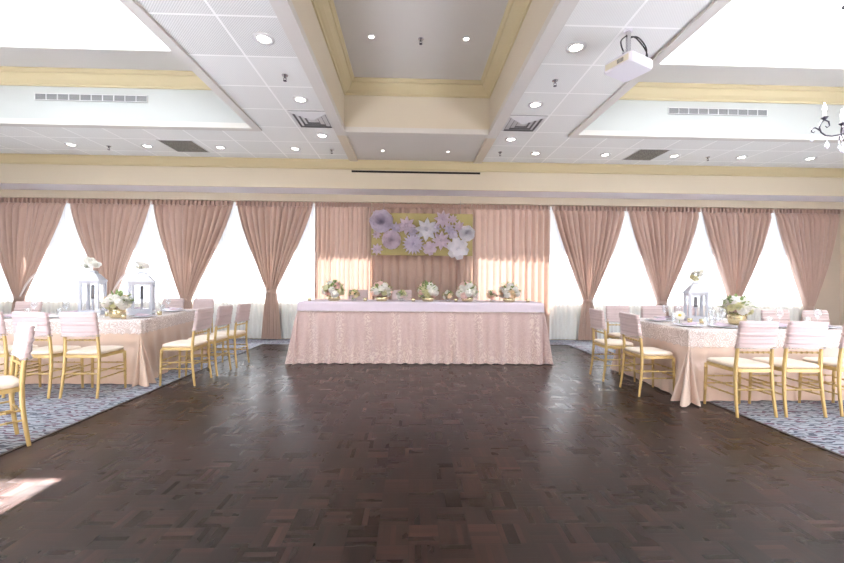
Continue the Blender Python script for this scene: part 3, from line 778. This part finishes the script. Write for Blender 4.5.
# ------------------------------------------------------------------ place settings
def wine_glass_mesh():
    m = MB(); m.lathe([(.0001,0),(.033,0),(.033,.003),(.006,.008),(.004,.02),(.004,.085),(.015,.095),(.033,.12),(.038,.155),(.034,.195),(.032,.195),(.036,.155),(.031,.122),(.0001,.10)], n=16)
    me = m.mesh('wine_glass'); me.materials.append(glass); return me
def tumbler_mesh():
    m = MB(); m.lathe([(.0001,0),(.028,0),(.034,.10),(.032,.10),(.026,.006),(.0001,.006)], n=16)
    me = m.mesh('tumbler'); me.materials.append(glass); return me
def plate_mesh():
    m = MB(); m.lathe([(.0001,.002),(.08,.002),(.085,0),(.15,.013),(.152,.016),(.148,.018),(.09,.008),(.0001,.008)], n=30)
    me = m.mesh('dinner_plate'); me.materials.append(plate_m); return me
def napkin_mesh():
    m = MB()
    def fn(u, v):
        x = (u-.5)*.19*(1-.45*v); y = (v-.5)*.16
        return (x, y, .021+.022*math.sin(PI*u)*(.4+.6*v)+.006*math.sin(u*14)*v)
    def fb(u, v):
        p_ = fn(u, v); return (p_[0], p_[1], .0185)
    m.grid(fn, 14, 8); m.grid(lambda u, v: fb(1-u, v), 14, 8)
    me = m.mesh('napkin'); me.materials.append(napk_m); return me
WG, TB, PL, NK = wine_glass_mesh(), tumbler_mesh(), plate_mesh(), napkin_mesh()
def setting(x, y, face, where, side, gl=True):
    """face: direction the sitter looks, radians from +Y clockwise"""
    def at(dx, dy):
        c, s = math.cos(-face), math.sin(-face); return (x+dx*c-dy*s, y+dx*s+dy*c, TZ)
    o = link('dinner_plate', PL, loc=at(0,0)); tag(o, 'white charger plate %s' % where, 'plate', 'plates on the %s table' % side)
    p_ = at(0,0); o = link('folded_napkin', NK, loc=(p_[0],p_[1],TZ)); o.rotation_euler.z = -face
    tag(o, 'mauve napkin folded on the plate %s' % where, 'napkin', 'napkins on the %s table' % side)
    if not gl: return
    o = link('wine_glass', WG, loc=at(.13,.17)); tag(o, 'stemmed wine glass by the plate %s' % where, 'glass', 'wine glasses on the %s table' % side)
    o = link('tumbler', TB, loc=at(.03,.19)); tag(o, 'short tumbler by the plate %s' % where, 'glass', 'tumblers on the %s table' % side)
Q = PI/2
for x, y, fc, wh in ((-3.44,5.02,-Q,'at the near corner of the left table'),(-3.60,5.92,-Q,'at the side place beyond the left table lanterns'),
    (-3.82,6.22,PI,'before the right chair of the left far pair'),(-4.36,6.22,PI,'before the left chair of the left far pair'),
    (-4.06,4.84,0,'before the middle camera side chair, left table'),(-4.52,4.82,0,'before the chair at the left picture edge'),
    (-4.95,4.86,0,'at the left end of the visible left table'),(-4.72,5.55,Q,'left of the leftmost lantern')):
    setting(x, y, fc, wh, 'left', y != 5.02)
for x, y, fc, wh in ((3.20,4.27,Q,'before the nearer inner end chair, right table'),(3.20,4.80,Q,'before the farther inner end chair, right table'),
    (3.53,4.17,0,'between the daisy vase and the right centrepiece'),(4.22,4.17,0,'just right of the right table centrepiece'),(4.68,4.17,0,'near the right picture edge'),
    (3.52,5.12,PI,'at the far side behind the right lantern, left place'),(4.10,5.08,PI,'at the far side right of the right lantern')):
    setting(x, y, fc, wh, 'right')
for x, y, l in ((-3.42,5.30,'gold votive by the right lantern foot on the left table'),(-3.50,4.76,'gold votive at the near right corner of the left table'),(3.51,4.66,'gold votive behind the daisy vase'),(3.58,4.55,'gold votive in front of the right lantern'),(-3.96,5.10,'gold votive left of the left centrepiece')):
    votive((x,y,TZ), l, 'gold votives on the side tables')

# ------------------------------------------------------------------ flower board
bx0,bx1,bz0,bz1 = -.81,1.29,1.79,2.66
root = empty('flower_board', ((bx0+bx1)/2, 7.90, bz0)); BX = (bx0+bx1)/2
m = MB(); m.box(bx0-BX,bx1-BX,-.03,.02,0,bz1-bz0); m.build('panel', board_m, root, bevel=.003)
for sx in (-.8,.8): MB().tube([(sx,.03,bz1-bz0-.02),(sx,.03,2.95-bz0)], .004, 6).build('hanging_wire', chrome, root)
def paper_flower(px, py, r, kind, m_, lab=None):
    x = bx0 + (px-75)/655*(bx1-bx0) - BX; z = (330-py)/280*(bz1-bz0); r = r/655*(bx1-bx0)*(1.2 if kind == 'star' else 1.03); mb = MB(); rr = random.Random(int(px))
    if kind == 'round':
        for L,n_,tl in ((1,10,.15),(.85,10,.4),(.68,9,.65),(.5,8,.9),(.3,6,1.2)):
            for k in range(n_): petal(mb,(0,0,0),2*PI*k/n_+L*9,tl,r*L,r*.75*L,.4)
    elif kind == 'daisy':
        for L,n_,tl in ((1,18,.08),(.85,16,.3),(.6,14,.6),(.35,10,.9)):
            for k in range(n_): petal(mb,(0,0,0),2*PI*k/n_+L*5,tl,r*L,r*.30*L,.1,True)
    elif kind == 'star':
        for L,n_,tl in ((1,8,.12),(.75,7,.45),(.45,5,.9)):
            for k in range(n_): petal(mb,(0,0,0),2*PI*k/n_+L*7,tl,r*L,r*.55*L,.25,True)
    elif kind == 'lily':
        for L,n_,tl in ((1,6,.12),(.8,5,.45),(.3,4,1.1)):
            for k in range(n_): petal(mb,(0,0,0),2*PI*k/n_+L*7,tl,r*L*1.05,r*.85*L,.3)
    elif kind == 'rose':
        for L,n_,tl in ((1,7,.2),(.85,7,.5),(.65,6,.8),(.45,5,1.1),(.25,4,1.3)):
            for k in range(n_): petal(mb,(0,0,0),2*PI*k/n_+L*8,tl,r*L,r*1.1*L,.5)
    mb.sphere((0,0,r*.08), r*.14, 8, 5)
    mb.xf(Matrix.Rotation(PI/2,4,'X') @ Matrix.Diagonal((1,1,1.7,1)))
    o = mb.build('paper_flower', m_, root, (x,-.035-(.02 if r > .15 else 0),z))
    if lab: o['label'] = lab
for a_ in ((140,108,72,'rose',pap_l,'large lilac ruffled paper flower'),(110,196,26,'star',pap_p),(113,293,34,'star',pap_p),(205,230,60,'round',pap_p,'round pleated paper flower'),
    (232,150,34,'star',pap_l),(300,135,52,'star',pap_p),(345,255,72,'daisy',pap_l,'big layered daisy paper flower'),(340,170,34,'star',pap_l),(430,160,66,'star',pap_w),(452,283,42,'lily',pap_p),
    (525,232,54,'star',pap_p),(535,90,50,'star',pap_p),(490,150,30,'star',pap_l),(600,88,28,'star',pap_p),(575,150,34,'star',pap_l),(602,190,30,'lily',pap_l),(640,135,34,'star',pap_p),(690,182,50,'rose',pap_w,'curled rose shaped paper flower'),(632,284,66,'lily',pap_w,'pale lily shaped paper flower')):
    paper_flower(*a_[:5], a_[5] if len(a_) > 5 else None)
tag(root, 'gold and green panel covered with lilac paper flowers behind the head table', 'wall decoration')

# ------------------------------------------------------------------ ceiling fittings
def downlight(x, y, z, r, label, group):
    r *= 1.15
    o = empty('downlight', (x,y,z))
    MB().lathe([(r,0),(r,-.008),(r*.66,-.012),(r*.62,-.002),(r*.60,.0)], n=28).build('trim_ring', vent_w, o)
    MB().lathe([(.0001,-.004),(r*.61,-.004),(r*.61,-.001),(.0001,-.001)], n=24).build('lamp_lens', lens_m, o)
    tag(o, label, 'ceiling light', group)
gS, gF, gC = 'recessed lights along the ceiling strips','recessed lights in the far ceiling band','small spots in the centre ceiling'
for i, y in enumerate((3.71,4.93,6.14)):
    w_ = ('nearest the camera','in the middle','farthest from the camera')[i]
    downlight(-1.43, y, ZC, .085, 'recessed light %s of three, strip left of central recess' % w_, gS)
    downlight(1.62, y, ZC, .085, 'recessed light %s of three, strip right of central recess' % w_, gS)
for i, x in enumerate((-2.05,-3.35,-4.61,-5.9)):
    downlight(x, 6.78, ZC, .08, 'recessed light, %s from centre, far left ceiling band' % ord_[i], gF)
for i, x in enumerate((2.24,3.52,4.8,6.06,7.36)):
    downlight(x, 6.79, ZC, .08, 'recessed light, %s from centre, far right ceiling band' % (ord_+['fifth'])[i], gF)
downlight(-.51, 6.82, ZC+.012, .035, 'tiny spot in the flat panel beyond the recess, left one', gC)
downlight(.66, 6.82, ZC+.012, .035, 'tiny spot in the flat panel beyond the recess, right one', gC)
downlight(-.51, 4.77, ZT, .045, 'tiny spot in the raised central recess ceiling, left one', gC)
downlight(.68, 4.76, ZT, .045, 'tiny spot in the raised central recess ceiling, right one', gC)
def sprinkler(x, y, z, label):
    o = empty('ceiling_sprinkler', (x,y,z))
    MB().lathe([(.0001,0),(.035,0),(.032,-.008),(.01,-.012),(.0001,-.012)], n=18).build('escutcheon', chrome, o)
    m = MB(); m.tube([(0,0,-.01),(0,0,-.035)], .008, 8); m.tube([(-.014,0,-.03),(-.014,0,-.055),(0,0,-.065),(.014,0,-.055),(.014,0,-.03)], .003, 6)
    m.lathe([(.0001,-.065),(.02,-.065),(.02,-.068),(.0001,-.068)], n=12); m.build('head', metal_d, o)
    tag(o, label, 'sprinkler', 'ceiling sprinklers')
for x,y,z,l in ((-1.44,4.36,ZC,'sprinkler head between two lights on the strip left of the central recess'),(1.65,4.33,ZC,'sprinkler head between two lights on the strip right of the central recess'),
    (-1.41,6.8,ZC,'sprinkler head in the far band just left of the flat panel'),(1.59,6.76,ZC,'sprinkler head in the far band just right of the flat panel'),
    (-5.3,6.83,ZC,'sprinkler head between lights at the far left of the ceiling band'),(5.45,6.82,ZC,'sprinkler head between lights at the far right of the ceiling band'),(.11,4.79,ZT,'sprinkler head in the middle of the raised central recess')):
    sprinkler(x,y,z,l)
def diffuser(x0,x1,y0,y1,label):
    cx,cy = (x0+x1)/2,(y0+y1)/2; o = empty('air_diffuser', (cx,cy,ZC)); a_,b_ = (x1-x0)/2,(y1-y0)/2
    m = MB(); m.box(-a_,a_,-b_,b_,-.006,-.001); m.build('backing', vent_d, o)
    for k in range(4):
        s0 = 1-k*.24; s1 = s0-.16; zt, zb_ = -.008, -.026
        m = MB(); 
        def rc(s,z): return [(-a_*s,-b_*s,z),(a_*s,-b_*s,z),(a_*s,b_*s,z),(-a_*s,b_*s,z)]
        m.loft([rc(s0,zt),rc(s1,zb_),rc(s1-.012,zb_),rc(s0-.03,zt)], cap=False, smooth=False); m.build('louver_ring' if k else 'frame', vent_w, o)
    m = MB(); m.box(-a_*.14,a_*.14,-b_*.14,b_*.14,-.026,-.006); m.build('centre_plate', vent_w, o)
    tag(o, label, 'air vent', 'square air diffusers')
diffuser(-1.70,-1.15,5.26,5.82,'square louvred air diffuser left of the central recess')
diffuser(1.35,1.90,5.25,5.80,'square louvred air diffuser right of the central recess')
for x0,x1,l in ((-4.25,-3.67,'grey perforated return grille in the far left ceiling band'),(3.97,4.52,'grey perforated return grille in the far right ceiling band')):
    cx = (x0+x1)/2; o = empty('return_grille', (cx,6.76,ZC)); h_ = (x1-x0)/2
    MB().box(-h_,h_,-.29,.29,-.004,-.001).build('mesh_panel', ret_m2, o)
    m = MB(); m.box(-h_,h_,-.3,-.285,-.01,-.001).box(-h_,h_,.285,.3,-.01,-.001).box(-h_,-h_+.012,-.3,.3,-.01,-.001).box(h_-.012,h_,-.3,.3,-.01,-.001); m.build('frame', vent_w, o)
    tag(o, l, 'air vent', 'return grilles')
for x0,x1,l in ((-5.61,-3.97,'long slotted air grille on the far wall of the left recess'),(4.03,5.62,'long slotted air grille on the far wall of the right recess')):
    cx = (x0+x1)/2; o = empty('slot_grille', (cx,5.846,3.96)); h_ = (x1-x0)/2
    MB().box(-h_,h_,-.006,0,-.05,.05).build('backing', grille_m, o)
    m = MB(); m.box(-h_,h_,-.016,-.004,.042,.05).box(-h_,h_,-.016,-.004,-.05,-.042)
    for k in range(11): xx = -h_+2*h_*k/10; m.box(xx-.005,xx+.005,-.016,-.004,-.05,.05)
    m.build('frame', vent_w, o)
    for k in range(4): z = -.026+k*.0175; MB().box(-h_,h_,-.012,-.006,z-.002,z+.002).build('slat', grille_m2, o)
    tag(o, l, 'air vent', 'slotted wall grilles')
o = empty('slot_diffuser', (.1,7.449,3.385))
MB().box(-1.26,1.26,-.006,0,-.022,.022).build('slot', slot_m, o)
m = MB(); m.box(-1.27,1.27,-.010,0,.02,.026).box(-1.27,1.27,-.010,0,-.026,-.02).box(-1.27,-1.26,-.010,0,-.026,.026).box(1.26,1.27,-.010,0,-.026,.026); m.build('frame', cream, o)
tag(o, 'long narrow black air slot on the bulkhead above the head table', 'air vent')

# ------------------------------------------------------------------ projector
ang = math.atan2(.135,.274)
o = empty('projector', (1.995,3.45,3.2), ang)
m = MB()
def rq(a_, b_, z, c_=.02): return [(-a_+c_,-b_,z),(a_-c_,-b_,z),(a_,-b_+c_,z),(a_,b_-c_,z),(a_-c_,b_,z),(-a_+c_,b_,z),(-a_,b_-c_,z),(-a_,-b_+c_,z)]
m.loft([rq(.145,.122,0),rq(.152,.13,.012),rq(.152,.13,.075),rq(.14,.12,.095)], smooth=False); m.build('body', white_pl, o)
m = MB(); m.box(-.1535,-.151,-.105,.105,.016,.07); sp = m.build('side_panel', cream_pl, o); sp['label'] = 'cream side panel'
m = MB()
for k in range(5): m.box(-.156,-.153,-.06+k*.012,-.054+k*.012,.025,.06)
m.build('vent', grille_m, o)
m = MB(); m.lathe([(.045,0),(.045,.03),(.036,.034),(.034,.01),(.0001,.005)], n=22); m.xf(Matrix.Translation((.05,.105,.06)) @ Matrix.Rotation(-PI/2,4,'X')); m.build('lens', black_p, o)
m = MB(); m.box(-.06,.06,-.05,.05,.092,.104).tube([(0,0,.10),(0,0,.377)], .02, 12).box(-.07,.07,-.01,.01,.15,.165); m.build('mount_arm', chrome, o)
m = MB(); m.lathe([(.0001,.3799),(.035,.3799),(.035,.372),(.0001,.37)], n=20); m.build('mount_plate', white_pl, o)
for k, pts in enumerate(([(.0,.0,.31),(.08,-.03,.33),(.17,-.05,.25),(.16,-.05,.15),(.08,-.04,.10)],[(.0,.0,.32),(.10,.0,.35),(.21,-.02,.26),(.19,-.04,.15),(.10,.02,.10)],[(-.02,0,.33),(-.07,.02,.27),(-.05,.0,.16),(.0,-.04,.11)])):
    P_ = [Vector(p) for p in pts]; out = []
    for i in range(len(P_)-1):
        p0,p1,p2,p3 = P_[max(i-1,0)],P_[i],P_[i+1],P_[min(i+2,len(P_)-1)]
        for q in range(6):
            t = q/6; out.append(.5*((2*p1)+(p2-p0)*t+(2*p0-5*p1+4*p2-p3)*t*t+(3*p1-p0-3*p2+p3)*t**3))
    out.append(P_[-1]); MB().tube(out, .006, 6).build('cable', black_p, o)
o.scale = (1.08,1.08,1)
tag(o, 'white ceiling projector with black cables hanging on the right ceiling strip', 'projector')

# ------------------------------------------------------------------ chandelier
o = empty('chandelier', (4.76,4.0,ZT)); H0 = 2.935-ZT
MB().lathe([(.0001,0),(.06,0),(.055,-.02),(.015,-.035),(.0001,-.035)], n=20).build('canopy', metal_d, o)
cb = MB()
zz = -.03; k = 0
while zz > H0+.40:
    ring = [(.012*math.cos(a_), 0, -.022*math.sin(a_)) for a_ in [2*PI*i/10 for i in range(11)]]
    if k % 2: ring = [(0, p[0], p[2]) for p in ring]
    cb.tube([(p[0],p[1],p[2]+zz-.02) for p in ring], .003, 5); zz -= .034; k += 1
cb.build('chain', metal_d, o)
MB().lathe([(.0001,H0+.40),(.012,H0+.38),(.02,H0+.33),(.012,H0+.30),(.035,H0+.24),(.04,H0+.2),(.015,H0+.16),(.012,H0+.08),(.03,H0+.04),(.045,H0),(.03,H0-.05),(.01,H0-.08),(.0001,H0-.09)], n=18).build('body', metal_d, o)
def drop(mb, p, s=1):
    mb.tube([(p[0],p[1],p[2]),(p[0],p[1],p[2]-.02*s)], .002, 5)
    mb.lathe([(.0001,-.02*s),(.009*s,-.028*s),(.0001,-.036*s)], p, 6, False)
    mb.lathe([(.0001,-.038*s),(.012*s,-.065*s),(.02*s,-.085*s),(.012*s,-.105*s),(.0001,-.112*s)], p, 8, False)
for k in range(3):
    a_ = PI*.95 + k*PI*2/3; ca, sa = math.cos(a_), math.sin(a_)
    prof = [(.03,-.02),(.10,-.045),(.18,-.055),(.25,-.045),(.30,-.01),(.32,.04),(.305,.095),(.26,.125),(.215,.105),(.205,.06),(.235,.04),(.255,.06)]
    prof = [(r_*.87, z) for r_, z in prof]; pts = [(r_*ca, r_*sa, H0+z) for r_, z in prof]
    ar = MB(); ar.tube(pts, [.008]*9+[.006,.005,.004], 7)
    pr2 = [(.30,0),(.34,.03),(.37,.045),(.405,.03),(.41,.0),(.385,-.012),(.37,.005)]
    ar.tube([(r_*.87*ca, r_*.87*sa, H0+z) for r_, z in pr2], [.007,.007,.007,.006,.005,.005,.004], 7)
    ar.lathe([(.0001,.12),(.01,.125),(.03,.15),(.033,.155),(.0001,.155)], (.228*ca,.228*sa,H0), 12)
    A = ar.build('arm', metal_d, o)
    MB().lathe([(.0001,.155),(.013,.155),(.013,.21),(.0001,.213)], (.228*ca,.228*sa,H0), 12).build('candle_sleeve', ivory_w, A)
    MB().lathe([(.0001,.212),(.013,.225),(.018,.245),(.013,.275),(.004,.31),(.0001,.318)], (.228*ca,.228*sa,H0), 12).build('flame_bulb', flame_m, A)
    d1 = MB(); drop(d1, (.35*ca,.35*sa,H0-.01), .9); d1.build('crystal_drop', crystal, A)
    d1 = MB(); drop(d1, (.20*ca,.20*sa,H0-.058), 1.2); d1.build('crystal_drop', crystal, A)
d1 = MB()
for k in range(10):
    a_ = 2*PI*k/10
    for j in range(5): d1.sphere((.045*math.cos(a_), .045*math.sin(a_), H0+.12+.028*j), .012, 6, 4)
d1.build('crystal_strand', crystal, o)
tag(o, 'dark iron chandelier with candle bulbs and crystal drops at the right edge', 'chandelier')

# ------------------------------------------------------------------ light
W = bpy.data.worlds.new('World'); S.world = W; W.use_nodes = True
nt = W.node_tree; bg = nt.nodes['Background']
bg.inputs[0].default_value = (.86,.93,1,1); bg.inputs[1].default_value = 3
sun = bpy.data.lights.new('sun', 'SUN'); sun.energy = 72; sun.angle = .012; sun.color = (1,.98,.95)
so = bpy.data.objects.new('sun', sun); C.objects.link(so)
so.rotation_euler = Vector((.885,-2.745,-4.31)).to_track_quat('-Z','Y').to_euler(); so.location = (0,12,12)
def portal(name, loc, rot, sx, sy):
    l = bpy.data.lights.new(name, 'AREA'); l.shape = 'RECTANGLE'; l.size = sx; l.size_y = sy; l.cycles.is_portal = True
    q = bpy.data.objects.new(name, l); C.objects.link(q); q.location = loc; q.rotation_euler = rot
for k, (a,b,c,d) in SK.items(): portal('skylight_portal', ((a+b)/2,(c+d)/2,ZT+.07), (0,0,0), b-a, d-c)
for ws in WB: portal('window_portal', ((ws[0]+ws[-1])/2, YW+.13, (Z0+Z1)/2), (-PI/2,0,0), ws[-1]-ws[0], Z1-Z0)

# ------------------------------------------------------------------ camera
cam = bpy.data.cameras.new('camera'); co = bpy.data.objects.new('camera', cam); C.objects.link(co)
cam.sensor_width = 36; cam.lens = 380/844*36; cam.clip_start = .05; cam.clip_end = 200
co.rotation_euler = (Matrix.Rotation(-.031,3,'Z') @ Matrix.Rotation(PI/2,3,'X') @ Matrix.Rotation(.008,3,'Z')).to_euler()
co.location = (0,0,1.25)
S.camera = co
S.view_settings.view_transform = 'Standard'; S.view_settings.look = 'None'; S.view_settings.gamma = 1
S.view_settings.use_curve_mapping = False; S.view_settings.exposure = .87
S.cycles.max_bounces = 10; S.cycles.diffuse_bounces = 6; S.cycles.transparent_max_bounces = 16
S.cycles.use_denoising = True
